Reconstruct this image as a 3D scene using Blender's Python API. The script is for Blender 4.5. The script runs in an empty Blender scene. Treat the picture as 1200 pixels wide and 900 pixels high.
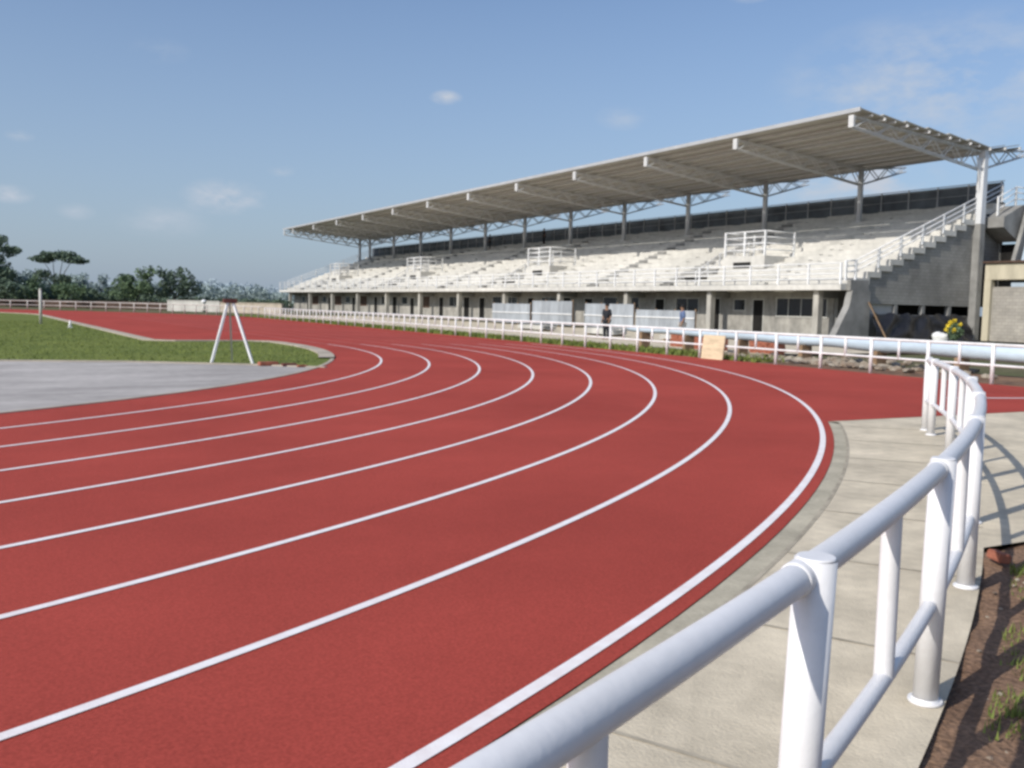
import bpy, bmesh, math, random
from mathutils import Vector, Matrix
random.seed(7)
R = math.radians
S = bpy.context.scene
COL = S.collection
PI = math.pi
# World: x runs away from the track towards the grandstand, y runs along the home straight.

# ------------------------------------------------------------------ materials
def mat(name, col, rough=.8, var=.12, scale=3., bump=0., bscale=40., metal=0., col2=None, spec=.3, streak=None, fine=None):
    m = bpy.data.materials.new(name); m.use_nodes = True
    nt = m.node_tree; N = nt.nodes; L = nt.links
    b = N['Principled BSDF']
    b.inputs['Roughness'].default_value = rough
    b.inputs['Metallic'].default_value = metal
    b.inputs['Specular IOR Level'].default_value = spec
    geo = N.new('ShaderNodeNewGeometry')
    vec = geo.outputs['Position']
    if streak:
        mp = N.new('ShaderNodeMapping'); mp.inputs['Scale'].default_value = streak
        L.new(vec, mp.inputs['Vector']); vec = mp.outputs['Vector']
    n1 = N.new('ShaderNodeTexNoise'); n1.inputs['Scale'].default_value = scale; n1.inputs['Detail'].default_value = 8
    n1.inputs['Roughness'].default_value = .65
    L.new(vec, n1.inputs['Vector'])
    cr = N.new('ShaderNodeValToRGB')
    c = Vector(col); d = Vector(col2) if col2 else c * (1 - 2 * var)
    cr.color_ramp.elements[0].position = .32; cr.color_ramp.elements[1].position = .68
    cr.color_ramp.elements[0].color = (*d, 1); cr.color_ramp.elements[1].color = (*(c if col2 else c * (1 + var)), 1)
    L.new(n1.outputs['Fac'], cr.inputs['Fac'])
    out = cr.outputs['Color']
    if fine:
        n3 = N.new('ShaderNodeTexNoise'); n3.inputs['Scale'].default_value = fine[0]; n3.inputs['Detail'].default_value = 3
        L.new(geo.outputs['Position'], n3.inputs['Vector'])
        mr = N.new('ShaderNodeMapRange'); mr.inputs['From Min'].default_value = .3; mr.inputs['From Max'].default_value = .7
        mr.inputs['To Min'].default_value = 1 - fine[1]; mr.inputs['To Max'].default_value = 1 + fine[1]
        L.new(n3.outputs['Fac'], mr.inputs['Value'])
        mx = N.new('ShaderNodeVectorMath'); mx.operation = 'SCALE'
        L.new(out, mx.inputs[0]); L.new(mr.outputs['Result'], mx.inputs['Scale']); out = mx.outputs['Vector']
    L.new(out, b.inputs['Base Color'])
    if bump:
        n2 = N.new('ShaderNodeTexNoise'); n2.inputs['Scale'].default_value = bscale; n2.inputs['Detail'].default_value = 4
        L.new(geo.outputs['Position'], n2.inputs['Vector'])
        bp = N.new('ShaderNodeBump'); bp.inputs['Strength'].default_value = bump; bp.inputs['Distance'].default_value = .02
        L.new(n2.outputs['Fac'], bp.inputs['Height']); L.new(bp.outputs['Normal'], b.inputs['Normal'])
    return m

def brickmat(name, c1, c2, mortar, axis, w=.4, h=.2):
    m = bpy.data.materials.new(name); m.use_nodes = True
    nt = m.node_tree; N = nt.nodes; L = nt.links; b = N['Principled BSDF']
    b.inputs['Roughness'].default_value = .9; b.inputs['Specular IOR Level'].default_value = .15
    geo = N.new('ShaderNodeNewGeometry'); sp = N.new('ShaderNodeSeparateXYZ'); L.new(geo.outputs['Position'], sp.inputs[0])
    cb = N.new('ShaderNodeCombineXYZ'); L.new(sp.outputs[axis], cb.inputs[0]); L.new(sp.outputs[2], cb.inputs[1])
    t = N.new('ShaderNodeTexBrick'); t.inputs['Scale'].default_value = 1; t.inputs['Brick Width'].default_value = w
    t.inputs['Row Height'].default_value = h; t.inputs['Mortar Size'].default_value = .012; t.inputs['Bias'].default_value = 0
    t.inputs['Color1'].default_value = (*c1, 1); t.inputs['Color2'].default_value = (*c2, 1); t.inputs['Mortar'].default_value = (*mortar, 1)
    L.new(cb.outputs[0], t.inputs['Vector'])
    n = N.new('ShaderNodeTexNoise'); n.inputs['Scale'].default_value = .7; n.inputs['Detail'].default_value = 7
    L.new(geo.outputs['Position'], n.inputs['Vector'])
    mr = N.new('ShaderNodeMapRange'); mr.inputs['From Min'].default_value = .3; mr.inputs['From Max'].default_value = .7
    mr.inputs['To Min'].default_value = .72; mr.inputs['To Max'].default_value = 1.18; L.new(n.outputs['Fac'], mr.inputs['Value'])
    mx = N.new('ShaderNodeVectorMath'); mx.operation = 'SCALE'; L.new(t.outputs['Color'], mx.inputs[0]); L.new(mr.outputs['Result'], mx.inputs['Scale'])
    L.new(mx.outputs['Vector'], b.inputs['Base Color'])
    return m

M = {}
M['track'] = mat('track_rubber', (.395, .068, .051), .85, .09, .30, .35, 260., spec=.08, fine=(75., .18))
M['line'] = mat('line_paint', (.90, .87, .86), .7, .06, 7., col2=(.80, .72, .70), bscale=150, bump=.2)
M['line_old'] = mat('line_paint_old', (.78, .72, .72), .7, .06, 2.5, .2, 150., spec=.3)
M['line_far'] = mat('worn_line_paint', (.54, .24, .22), .75, .16, 1.2)
M['walk'] = mat('pavement_concrete', (.63, .55, .415), .9, .14, 1.1, .3, 60., spec=.2, fine=(9., .09))
M['gutter'] = mat('gutter_concrete', (.47, .425, .325), .9, .14, 2.2, .3, 60., spec=.2, fine=(30., .08))
M['joint'] = mat('joint_dark', (.42, .37, .285), .95, .2, 4.)
M['kerb'] = mat('kerb_concrete', (.46, .40, .32), .9, .14, 1.1, .2, 50., spec=.2)
M['asphalt'] = mat('pale_asphalt', (.44, .41, .385), .95, .16, .28, .3, 80., spec=.15, streak=(1., 2.6, 1.), fine=(5., .08))
M['grassland'] = mat('turf', (.18, .205, .055), .95, .2, .35, .6, 30., col2=(.11, .145, .036), spec=.1, fine=(6., .35))
M['blade'] = mat('grass_blade', (.21, .24, .06), .8, .2, .8, col2=(.13, .17, .042), spec=.2)
M['dirt'] = mat('brown_earth', (.29, .185, .12), .97, .2, 1.6, 1., 25., col2=(.17, .105, .07), spec=.1, fine=(45., .35))
M['ground'] = mat('far_ground', (.17, .14, .09), .97, .2, .12, .5, 12., col2=(.085, .105, .04), spec=.1, fine=(3., .25))
M['white'] = mat('white_enamel', (.80, .79, .79), .40, .05, 1.6, .05, 60., spec=.5, col2=(.72, .71, .70), fine=(30., .025))
M['white_far'] = mat('white_rail_paint', (.80, .80, .79), .5, .08, 2.)
M['concrete'] = mat('terrace_concrete', (.64, .62, .57), .9, .10, .22, .2, 20., col2=(.50, .485, .445), spec=.15, fine=(2.5, .10))
M['concrete_grey'] = mat('grey_concrete', (.28, .275, .26), .93, .16, .8, .2, 20., spec=.15)
M['concrete_raw'] = mat('pale_render', (.56, .545, .50), .92, .14, .7, .2, 20., spec=.15, streak=(1, 1, .35))
M['cream'] = mat('cream_render', (.55, .50, .38), .9, .14, .9, .2, 20., spec=.15, streak=(1, 1, .3))
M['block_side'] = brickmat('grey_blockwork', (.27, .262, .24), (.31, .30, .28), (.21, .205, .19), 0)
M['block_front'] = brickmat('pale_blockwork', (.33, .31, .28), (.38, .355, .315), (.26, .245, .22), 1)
M['roofsheet'] = mat('roof_sheet', (.41, .395, .35), .7, .03, .4, spec=.3, streak=(.2, 4., 1.))
M['fascia'] = mat('roof_edge', (.42, .43, .44), .55, .06, 1.)
M['steel'] = mat('painted_steel', (.60, .60, .59), .5, .06, 1.5)
M['column'] = mat('column_paint', (.66, .67, .68), .5, .08, .8, streak=(1, 1, .3))
M['mesh'] = mat('dark_screen', (.14, .16, .18), .8, .2, .6)
M['meshpost'] = mat('screen_post', (.50, .51, .52), .6, .1, 1.)
M['glass'] = mat('dark_glass', (.02, .022, .025), .25, .2, .7, spec=.5)
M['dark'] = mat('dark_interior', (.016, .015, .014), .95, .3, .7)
M['shutter'] = mat('rust_shutter', (.09, .055, .04), .8, .2, 1.5)
M['winframe'] = mat('window_frame', (.55, .54, .5), .6, .1, 2.)
M['hoarding'] = mat('pale_blue_sheet', (.40, .43, .46), .55, .22, 1.1, col2=(.22, .235, .25), bump=.0, streak=(1, 1, .3))
M['plastic'] = mat('blue_white_film', (.52, .61, .68), .35, .10, 1.8, .5, 6., spec=.5, streak=(1, .4, 1))
M['tarp'] = mat('black_tarp', (.018, .018, .022), .45, .3, 1.5, .8, 4., spec=.5)
M['timber'] = mat('weathered_timber', (.30, .20, .12), .85, .2, 3.)
M['wall_grey'] = mat('stained_render', (.42, .40, .36), .92, .2, .9, .2, 20., col2=(.24, .23, .21), spec=.15, streak=(1, 1, .35), fine=(3., .15))
M['wall_pale'] = mat('stained_pillar', (.46, .44, .39), .92, .2, 1.2, .2, 20., spec=.15, streak=(1, 1, .35))
M['ply'] = mat('plywood_sheet', (.66, .54, .36), .8, .12, 2.5, streak=(1, 1, 4))
M['brick'] = mat('red_brick', (.36, .13, .08), .9, .2, 6., .4, 40.)
M['rubble'] = mat('rubble_mix', (.42, .38, .31), .95, .2, 2.5, col2=(.18, .12, .08))
M['bark'] = mat('bark', (.10, .085, .07), .95, .2, 3.)
M['leaf_dark_hazed'] = mat('leaf_dark_hazed', (.135, .185, .115), .75, .2, .5, col2=(.09, .13, .10), spec=.2)  # dark tree green lifted and greyed, distance haze put into the colour
M['leaf_mid_hazed'] = mat('leaf_mid_hazed', (.16, .225, .11), .75, .2, .5, col2=(.10, .15, .095), spec=.2)  # mid green with the same haze lift put into its colour
M['leaf_haze'] = mat('leaf_haze', (.33, .40, .38), .85, .15, .15, col2=(.24, .30, .30), spec=.1)  # air haze over the farther trees put into the leaf colour
M['leaf_haze2'] = mat('leaf_haze_pale', (.46, .55, .59), .85, .15, .15, col2=(.38, .45, .49), spec=.1)  # farthest woodland, stronger blue haze put into the leaf colour
M['flower'] = mat('yellow_petal', (.75, .58, .05), .7, .1, 3.)
M['sack'] = mat('white_sack', (.72, .72, .69), .7, .08, 3., .4, 8.)
M['skin'] = mat('skin_tone', (.28, .16, .10), .6, .05, 3.)
M['cloth_dark'] = mat('dark_cloth', (.022, .024, .03), .9, .2, 3.)
M['cloth_blue'] = mat('blue_cloth', (.12, .17, .30), .9, .15, 3.)
M['cloth_pale'] = mat('pale_cloth', (.52, .50, .47), .9, .1, 3.)
M['hair'] = mat('dark_hair', (.012, .010, .009), .7, .2, 5.)
M['bluemetal'] = mat('pale_blue_metal', (.42, .50, .58), .4, .07, .6, spec=.5)
M['oxide'] = mat('oxide_red_paint', (.17, .06, .05), .8, .2, 4.)

# ------------------------------------------------------------------ object helpers
def link(name, me, parent=None, loc=None):
    o = bpy.data.objects.new(name, me); COL.objects.link(o)
    if parent is not None: o.parent = parent; 
    if loc is not None: o.location = loc
    return o
def tag(o, label=None, cat=None, group=None, kind=None):
    if label: o['label'] = label
    if cat: o['category'] = cat
    if group: o['group'] = group
    if kind: o['kind'] = kind
    return o
def thing(name, label, cat, loc=(0, 0, 0), group=None, rz=0):
    o = bpy.data.objects.new(name, None); COL.objects.link(o)
    o.location = loc; o.rotation_euler.z = rz; o.empty_display_size = .3
    return tag(o, label, cat, group)
class MB:
    """collects shapes in world space; build() re-bases them on the parent's origin"""
    def __init__(s): s.bm = bmesh.new()
    def quad(s, pts):
        s.bm.faces.new([s.bm.verts.new(p) for p in pts]); return s
    def box(s, x0, x1, y0, y1, z0, z1, bev=0):
        vs = [s.bm.verts.new((x, y, z)) for x in (x0, x1) for y in (y0, y1) for z in (z0, z1)]
        fs = [s.bm.faces.new([vs[i] for i in q]) for q in ((0, 1, 3, 2), (4, 6, 7, 5), (0, 4, 5, 1), (2, 3, 7, 6), (0, 2, 6, 4), (1, 5, 7, 3))]
        if bev:
            es = list({e for f in fs for e in f.edges})
            bmesh.ops.bevel(s.bm, geom=es, offset=bev, segments=2, affect='EDGES')
        return s
    def tube(s, a, b, r, r2=None, seg=10, cap=True):
        a, b = Vector(a), Vector(b); r2 = r if r2 is None else r2
        d = (b - a).normalized(); up = Vector((0, 0, 1)) if abs(d.z) < .95 else Vector((1, 0, 0))
        u = d.cross(up).normalized(); v = d.cross(u)
        A = []; B = []
        for i in range(seg):
            t = 2 * PI * i / seg; w = u * math.cos(t) + v * math.sin(t)
            A.append(s.bm.verts.new(a + w * r)); B.append(s.bm.verts.new(b + w * r2))
        for i in range(seg):
            f = s.bm.faces.new((A[i], A[(i + 1) % seg], B[(i + 1) % seg], B[i])); f.smooth = seg > 6
        if cap: s.bm.faces.new(A[::-1]); s.bm.faces.new(B)
        return s
    def path(s, pts, r, seg=12, cap=True):
        pts = [Vector(p) for p in pts]; rings = []
        for i, p in enumerate(pts):
            d = (pts[min(i + 1, len(pts) - 1)] - pts[max(i - 1, 0)]).normalized()
            u = d.cross(Vector((0, 0, 1))).normalized(); v = d.cross(u)
            rr = r(i / (len(pts) - 1)) if callable(r) else r
            rings.append([s.bm.verts.new(p + (u * math.cos(2 * PI * k / seg) + v * math.sin(2 * PI * k / seg)) * rr) for k in range(seg)])
        for A, B in zip(rings, rings[1:]):
            for k in range(seg):
                f = s.bm.faces.new((A[k], A[(k + 1) % seg], B[(k + 1) % seg], B[k])); f.smooth = True
        if cap: s.bm.faces.new(rings[0][::-1]); s.bm.faces.new(rings[-1])
        return s
    def bar(s, a, b, w, h):   # rectangular bar between two points
        a, b = Vector(a), Vector(b); d = (b - a).normalized()
        up = Vector((0, 0, 1)) if abs(d.z) < .95 else Vector((1, 0, 0))
        u = d.cross(up).normalized() * w / 2; v = u.normalized().cross(d) * h / 2
        A = [s.bm.verts.new(a + i * u + j * v) for i, j in ((-1, -1), (1, -1), (1, 1), (-1, 1))]
        B = [s.bm.verts.new(b + i * u + j * v) for i, j in ((-1, -1), (1, -1), (1, 1), (-1, 1))]
        for k in range(4): s.bm.faces.new((A[k], A[(k + 1) % 4], B[(k + 1) % 4], B[k]))
        s.bm.faces.new(A[::-1]); s.bm.faces.new(B); return s
    def prism(s, prof, y0, y1):   # profile in xz, extruded along y
        A = [s.bm.verts.new((x, y0, z)) for x, z in prof]; B = [s.bm.verts.new((x, y1, z)) for x, z in prof]
        n = len(prof)
        for k in range(n): s.bm.faces.new((A[k], B[k], B[(k + 1) % n], A[(k + 1) % n]))
        s.bm.faces.new(A); s.bm.faces.new(B[::-1]); return s
    def poly(s, pts):
        f = s.bm.faces.new([s.bm.verts.new(p) for p in pts]); return s
    def blob(s, c, r, sub=2, rough=.15, sc=(1, 1, 1)):
        ret = bmesh.ops.create_icosphere(s.bm, subdivisions=sub, radius=1)
        ph = [random.uniform(0, 6) for _ in range(3)]
        for v in ret['verts']:
            k = 1 + rough * (math.sin(v.co.x * 3 + ph[0]) + math.sin(v.co.y * 4 + ph[1]) + math.sin(v.co.z * 3.5 + ph[2])) / 2 + random.uniform(-rough, rough) * .35
            v.co = Vector((v.co.x * r * sc[0] * k + c[0], v.co.y * r * sc[1] * k + c[1], v.co.z * r * sc[2] * k + c[2]))
        return s
    def build(s, name, m, parent=None, smooth=None, fix=True):
        if fix: bmesh.ops.recalc_face_normals(s.bm, faces=s.bm.faces)
        me = bpy.data.meshes.new(name)
        if parent is not None:
            w = origin(parent); s.bm.transform(Matrix.Translation(-w))
        s.bm.to_mesh(me); s.bm.free(); me.materials.append(m)
        if smooth:
            for p in me.polygons: p.use_smooth = True
        return link(name, me, parent)
def origin(o):
    v = Vector((0, 0, 0))
    while o is not None: v += o.location; o = o.parent
    return v
def struct(o): o['kind'] = 'structure'; return o

# ------------------------------------------------------------------ geometry of the track
C1 = Vector((-12.166, 32.016)); C2 = Vector((-12.166, 80.5)); R0 = 22.483; W = 1.22
def P1(r, deg, z=0): return (C1.x + r * math.cos(R(deg)), C1.y + r * math.sin(R(deg)), z)
def P2(r, deg, z=0): return (C2.x + r * math.cos(R(deg)), C2.y + r * math.sin(R(deg)), z)
def strip(A, B, z, name, m):
    bm = MB()
    for i in range(len(A) - 1):
        bm.quad([(A[i][0], A[i][1], z), (B[i][0], B[i][1], z), (B[i + 1][0], B[i + 1][1], z), (A[i + 1][0], A[i + 1][1], z)])
    return bm
def arc1(r, a, b, st=1.0):
    n = max(2, int(abs(b - a) / st)); return [P1(r, a + (b - a) * i / n) for i in range(n + 1)]
def arc2(r, a, b, st=2.0):
    n = max(2, int(abs(b - a) / st)); return [P2(r, a + (b - a) * i / n) for i in range(n + 1)]
NF0 = 41.0
def fx(y): return 19.42 + .046 * y       # line of the fence beside the straight
RE = R0 + 9.885                          # outer edge of the rubber
A_CH = math.degrees(math.atan2(8.85 - C1.y, 10.5 - C1.x))   # angle at which the start chute joins

# ground to the horizon
g = MB()
rings = [0, 60, 140, 300, 800, 3000]
def gp(r, k): return (20 + r * math.cos(2 * PI * k / 32), 40 + r * math.sin(2 * PI * k / 32), -.09)
for k in range(32): g.poly([gp(0, 0), gp(60, k), gp(60, k + 1)])
for a, b in zip(rings[1:], rings[2:]):
    for k in range(32): g.quad([gp(a, k), gp(b, k), gp(b, k + 1), gp(a, k + 1)])
struct(g.build('ground', M['ground']))

# red rubber: bend, straight, start chute, far bend
t = MB()
def addstrip(t, A, B, z):
    for i in range(len(A) - 1):
        t.quad([(A[i][0], A[i][1], z), (B[i][0], B[i][1], z), (B[i + 1][0], B[i + 1][1], z), (A[i + 1][0], A[i + 1][1], z)])
ZT = .004
addstrip(t, arc1(R0, -180, 0), arc1(RE, -180, 0), ZT)
ys = [C1.y + (C2.y - C1.y) * i / 12 for i in range(13)]
addstrip(t, [(C1.x + R0, y) for y in ys], [(fx(y) - .05, y) for y in ys], ZT)
ys2 = [34.75 + (C2.y - 34.75) * i / 12 for i in range(13)]
addstrip(t, [(6.3, y) for y in ys2], [(C1.x + R0, y) for y in ys2], ZT)
addstrip(t, arc2(18.47, 0, 180), arc2(fx(80.5) - .05 - C2.x, 0, 180), ZT)
addstrip(t, [(C1.x - R0, 32.016), (C1.x - R0, 80.5)], [(C1.x - RE, 32.016), (C1.x - RE, 80.5)], ZT)
ar = arc1(RE, A_CH, 0)
ch = []
for p in ar: ch.append((fx(p[1] if p[1] > 8.85 else 8.85) - .05, p[1]))
ch[0] = (fx(7.6) - .05, 8.28)
addstrip(t, ar, ch, ZT)
struct(t.build('running_track', M['track']))

# lane lines
for k in range(1, 9):
    l = MB(); r = R0 + W * k - .0; w = .029 if k < 8 else .032
    addstrip(l, arc1(r - w, -180, 0, .5), arc1(r + w, -180, 0, .5), .0085)
    struct(l.build('lane_line', M['line']))
    l = MB(); addstrip(l, [(C1.x + r - w, y) for y in ys], [(C1.x + r + w, y) for y in ys], .0085)
    if k < 8: struct(l.build('straight_lane_line', M['line_far']))
    else: l.bm.free()
l = MB(); l.quad([(15.6, 10.52, .0085), (20.0, 8.98, .0085), (20.0, 9.09, .0085), (15.6, 10.63, .0085)])
struct(l.build('start_line', M['line']))

# inner kerb, following the grass edge
def offset_strip(pts, w, z0, z1):
    m = MB(); n = len(pts); ins = []
    for i, p in enumerate(pts):
        a = Vector(pts[max(i - 1, 0)][:2]); b = Vector(pts[min(i + 1, n - 1)][:2]); d = (b - a).normalized()
        nn = Vector((-d.y, d.x)); ins.append((p[0] + nn.x * w, p[1] + nn.y * w))
    for i in range(n - 1):
        a, b, c, d = pts[i], pts[i + 1], ins[i + 1], ins[i]
        m.quad([(a[0], a[1], z1), (b[0], b[1], z1), (c[0], c[1], z1), (d[0], d[1], z1)])
        m.quad([(a[0], a[1], z0), (b[0], b[1], z0), (b[0], b[1], z1), (a[0], a[1], z1)])
        m.quad([(d[0], d[1], z0), (c[0], c[1], z0), (c[0], c[1], z1), (d[0], d[1], z1)])
    return m
k1 = arc1(R0 - .01, -140, -21.5); struct(offset_strip(k1, .10, -.02, .016).build('kerb', M['kerb'], fix=True))
k2 = arc1(R0 - .01, -21.5, 0) + [(C1.x + R0 - .01, 33.2, 0), (C1.x + R0 - .25, 34.2, 0), (9.4, 34.70, 0), (8., 34.74, 0), (6.9, 34.74, 0), (6.28, 35.3, 0)] + [(6.28, y, 0) for y in ys2[1:]] + arc2(18.45, 0, 120)
struct(offset_strip(k2, .42, -.02, .045).build('kerb', M['kerb']))

# paved half circle and infield turf
GE = [(-34, 37.), (-20, 31.6), (-8, 27.0), (.97, 24.3), (3.58, 23.45), (6.1, 21.85), (7.4, 20.6)]
p = MB(); arcp = arc1(R0 - .12, -150, -28)
p.poly([(a[0], a[1], -.004) for a in arcp] + [(x, y, -.004) for x, y in GE[::-1]])
bmesh.ops.triangulate(p.bm, faces=p.bm.faces); struct(p.build('paved_apron', M['asphalt']))
e = MB()
for a, b in zip(GE, GE[1:]):
    e.bar((a[0], a[1] + .06, .0), (b[0], b[1] + .06, .0), .16, .05)
struct(e.build('apron_edging', M['kerb']))
inner = [(a[0] - .09 * math.cos(R(th)), a[1] - .09 * math.sin(R(th))) for a, th in zip(arc1(R0, -29, 0), [-29 + i for i in range(30)])]
turf = [(x, y + .1) for x, y in GE] + inner + [(9.9, 33.6), (9.3, 34.3), (6.6, 34.4), (5.9, 35.2)] + [(5.9, y) for y in ys2[1:]] + [(a[0], a[1]) for a in arc2(18.1, 4, 180)]
p = MB(); p.poly([(x, y, .006) for x, y in turf]); bmesh.ops.triangulate(p.bm, faces=p.bm.faces)
struct(p.build('infield_turf', M['grassland']))
def blades(name, pts_fn, n, h0, h1, m, w=.012, label=None):
    bm = bmesh.new()
    for _ in range(n):
        x, y, z = pts_fn(); a = random.uniform(0, 2 * PI); h = random.uniform(h0, h1); lean = random.uniform(.1, .7) * h
        dx, dy = math.cos(a), math.sin(a); ww = w * random.uniform(.6, 1.5)
        v = [bm.verts.new((x - dy * ww, y + dx * ww, z)), bm.verts.new((x + dy * ww, y - dx * ww, z)),
             bm.verts.new((x + dx * lean + dy * ww * .2, y + dy * lean - dx * ww * .2, z + h))]
        bm.faces.new(v)
    me = bpy.data.meshes.new(name); bm.to_mesh(me); bm.free(); me.materials.append(m)
    o = link(name, me); tag(o, label, 'grass', kind='stuff'); return o
def inturf():
    while True:
        x, y = random.uniform(-26, 10), random.uniform(21, 62)
        ge = 24.3 - .37 * (x - 1) if x < 4 else 23.45 - .72 * (x - 3.6)
        if y < ge + .2: continue
        if y < 34.4 and (Vector((x, y)) - C1).length > R0 - .4: continue
        if y >= 34.3 and x > 5.8: continue
        return x, y, .004
blades('turf_grass', inturf, 42000, .025, .06, M['blade'], .014, 'short green grass covering the infield behind the kerb')

# footway outside the bend
w = MB(); addstrip(w, arc1(RE, -110, A_CH, .5), arc1(R0 + 10.02, -110, A_CH + .15, .5), -.002)
struct(w.build('gutter', M['gutter']))
w = MB(); rw = R0 + 11.14; aw = math.degrees(math.atan2(3.62 - C1.y, 5.75 - C1.x))
addstrip(w, arc1(R0 + 10.045, -110, A_CH, .5), arc1(rw, -110, A_CH, .5), 0.)
edge = arc1(rw, aw, A_CH, .5)
tt = [i / (len(edge) - 1) for i in range(len(edge))]
addstrip(w, edge, [(30., 2.2 + t_ * (7.05 - 2.2)) for t_ in tt], 0.)
q4 = [P1(R0 + 10.045, A_CH), P1(rw, A_CH)]
w.poly([(10.42, 8.93, 0), (q4[1][0], q4[1][1], 0), (30, 7.05, 0), (30, 8.45, 0), (19.8, 8.42, 0)])
for a in range(0, 40):
    pass
struct(w.build('pavement', M['walk']))
j = MB()
addstrip(j, arc1(R0 + 10.018, -110, A_CH, .5), arc1(R0 + 10.047, -110, A_CH, .5), .0028)
a = -100.
while a < A_CH - .5:
    addstrip(j, [P1(R0 + 10.047, a - .02), P1(R0 + 10.047, a + .02)], [P1(rw - .003, a - .02), P1(rw - .003, a + .02)], .0028); a += 2.55
struct(j.build('pavement_joints', M['joint']))
# near earth verge: gently lumpy
v = MB(); bm = v.bm
nx, ny = 90, 70; grid = {}
def verge(x, y):
    d = (Vector((x, y)) - C1).length - rw
    z = -.03 + min(max(d, 0), .5) * .05 + .02 * math.sin(x * 5.1 + y * 2.3) * math.sin(y * 4.7 - x) + random.uniform(-.008, .012)
    return min(z, -.006) if d < .08 else z
for i in range(nx + 1):
    for k in range(ny + 1):
        x = -1 + i * .1; y = -2.5 + k * .1
        grid[i, k] = bm.verts.new((x, y, verge(x, y)))
for i in range(nx):
    for k in range(ny):
        x = -1 + i * .1; y = -2.5 + k * .1
        inside = (Vector((x, y)) - C1).length > rw - .15
        lim = 3.62 - (x - 5.75) * .058 if x > 5.6 else 99
        if inside and y < lim - .02: bm.faces.new((grid[i, k], grid[i + 1, k], grid[i + 1, k + 1], grid[i, k + 1]))
for vv in [q for q in bm.verts if not q.link_faces]: bm.verts.remove(vv)
struct(v.build('earth_verge', M['dirt'], smooth=True))
clumps = [(random.uniform(.6, 6), random.uniform(-1.8, 3.3), random.uniform(.06, .22)) for _ in range(170)]
def verge_pt():
    while True:
        c = random.choice(clumps); a = random.uniform(0, 2 * PI); r = c[2] * math.sqrt(random.random())
        x, y = c[0] + r * math.cos(a), c[1] + r * math.sin(a)
        if (Vector((x, y)) - C1).length > rw + .15 and y < 3.4: return x, y, -.02
blades('verge_grass', verge_pt, 20000, .015, .055, M['blade'], .005, 'sparse tufts of grass on the brown earth verge')
# strip of rough grass and earth between the straight fence and the stand
ye = [5, 12, 18, 24, 30, 40, 55, 80, 100]
s_ = MB(); addstrip(s_, [(fx(y) - .05, y) for y in ye], [(fx(y) + 3.4, y) for y in ye], -.012)
struct(s_.build('dirt_strip', M['dirt']))
s_ = MB(); addstrip(s_, [(fx(y) + 3.42, y) for y in ye[3:]], [(NF0, y) for y in ye[3:]], -.008)
struct(s_.build('forecourt', M['walk']))
s_ = MB(); addstrip(s_, [(fx(y) - .05, y) for y in ye[3:]], [(fx(y) + 1.9 + (y - 24) * .03, y) for y in ye[3:]], -.006)
struct(s_.build('grass_strip', M['grassland']))
def stripg():
    y = random.uniform(20, 75); return fx(y) + random.uniform(.05, 2.2), y, -.01
blades('strip_grass', stripg, 9000, .06, .2, M['blade'], .03, 'rough green grass along the foot of the long white railing')

# ------------------------------------------------------------------ near railing
RF = R0 + 11.07; HT = .93
nr = thing('track_railing', 'thick white tubular railing in the foreground, curving along the outside of the bend', 'railing', P1(RF, -62.68))
posts = [-72.04, -68.9, -65.72, -62.66, -59.56, -56.4, -53.3, -50.2, -47.3, -46.45]
lean = [0, 0, .02, .012, 0, -.01, .01, 0, 0, 0]
for a, ln in zip(posts, lean):
    x, y, _ = P1(RF, a); q = MB()
    tx = x + ln * .0; top = (x + ln * 1.2, y - ln * .7, HT + .030)
    q.tube((x, y, .012), top, .047, .047, 28)
    q.tube(top, (top[0], top[1], top[2] + .006), .047, .041, 28)
    po = q.build('post', M['white'], nr)
    q = MB(); q.tube((x, y, .001), (x, y, .013), .066, .064, 28); q.tube((x, y, .013), (x, y, .022), .054, .048, 28, False); q.build('base_flange', M['white'], po)
for i in range(len(posts) - 2):
    a = (posts[i] + posts[i + 1]) / 2; x, y, _ = P1(RF, a); q = MB()
    q.tube((x, y, .395), (x, y, HT - .02), .030, .030, 22, False); q.build('baluster', M['white'], nr)
q = MB(); q.path([P1(RF, -74 + (27.6) * i / 70, HT - .008) for i in range(71)], .036, 24); q.build('top_rail', M['white'], nr)
q = MB(); q.path([P1(RF, -74 + (27.6) * i / 70, .392) for i in range(71)], .027, 20); q.build('mid_rail', M['white'], nr)
# weld collars where the rail meets each post
for a in posts:
    q = MB(); q.path([P1(RF, a - .105, HT - .008), P1(RF, a - .085, HT - .008), P1(RF, a + .085, HT - .008), P1(RF, a + .105, HT - .008)], lambda f: .0375 if f in (0, 1) else .0395, 24)
    q.build('weld_collar', M['white'], nr)

# ------------------------------------------------------------------ railing along the straight
fr = thing('straight_railing', 'long white tube railing between the home straight and the grandstand', 'railing', (fx(15.5), 15.5, 0))
Y0 = 12.46; SP = 1.68
for k in range(-2, 41):
    y = Y0 + SP * k; x = fx(y); q = MB()
    q.tube((x, y, -.01), (x, y, .905), .045, .045, 12); q.build('post', M['white_far'], fr)
    if k < 40:
        y2 = y + SP / 2; x2 = fx(y2); q = MB(); q.tube((x2, y2, .42), (x2, y2, .88), .034, .034, 8); q.build('baluster', M['white_far'], fr)
ya, yb = Y0 - 2 * SP - .0, Y0 + 40 * SP
q = MB(); q.tube((fx(ya), ya, .878), (fx(yb), yb, .878), .038, .038, 10); q.build('top_rail', M['white_far'], fr)
q = MB(); q.tube((fx(ya), ya, .42), (fx(yb), yb, .42), .030, .030, 10); q.build('mid_rail', M['white_far'], fr)
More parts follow.
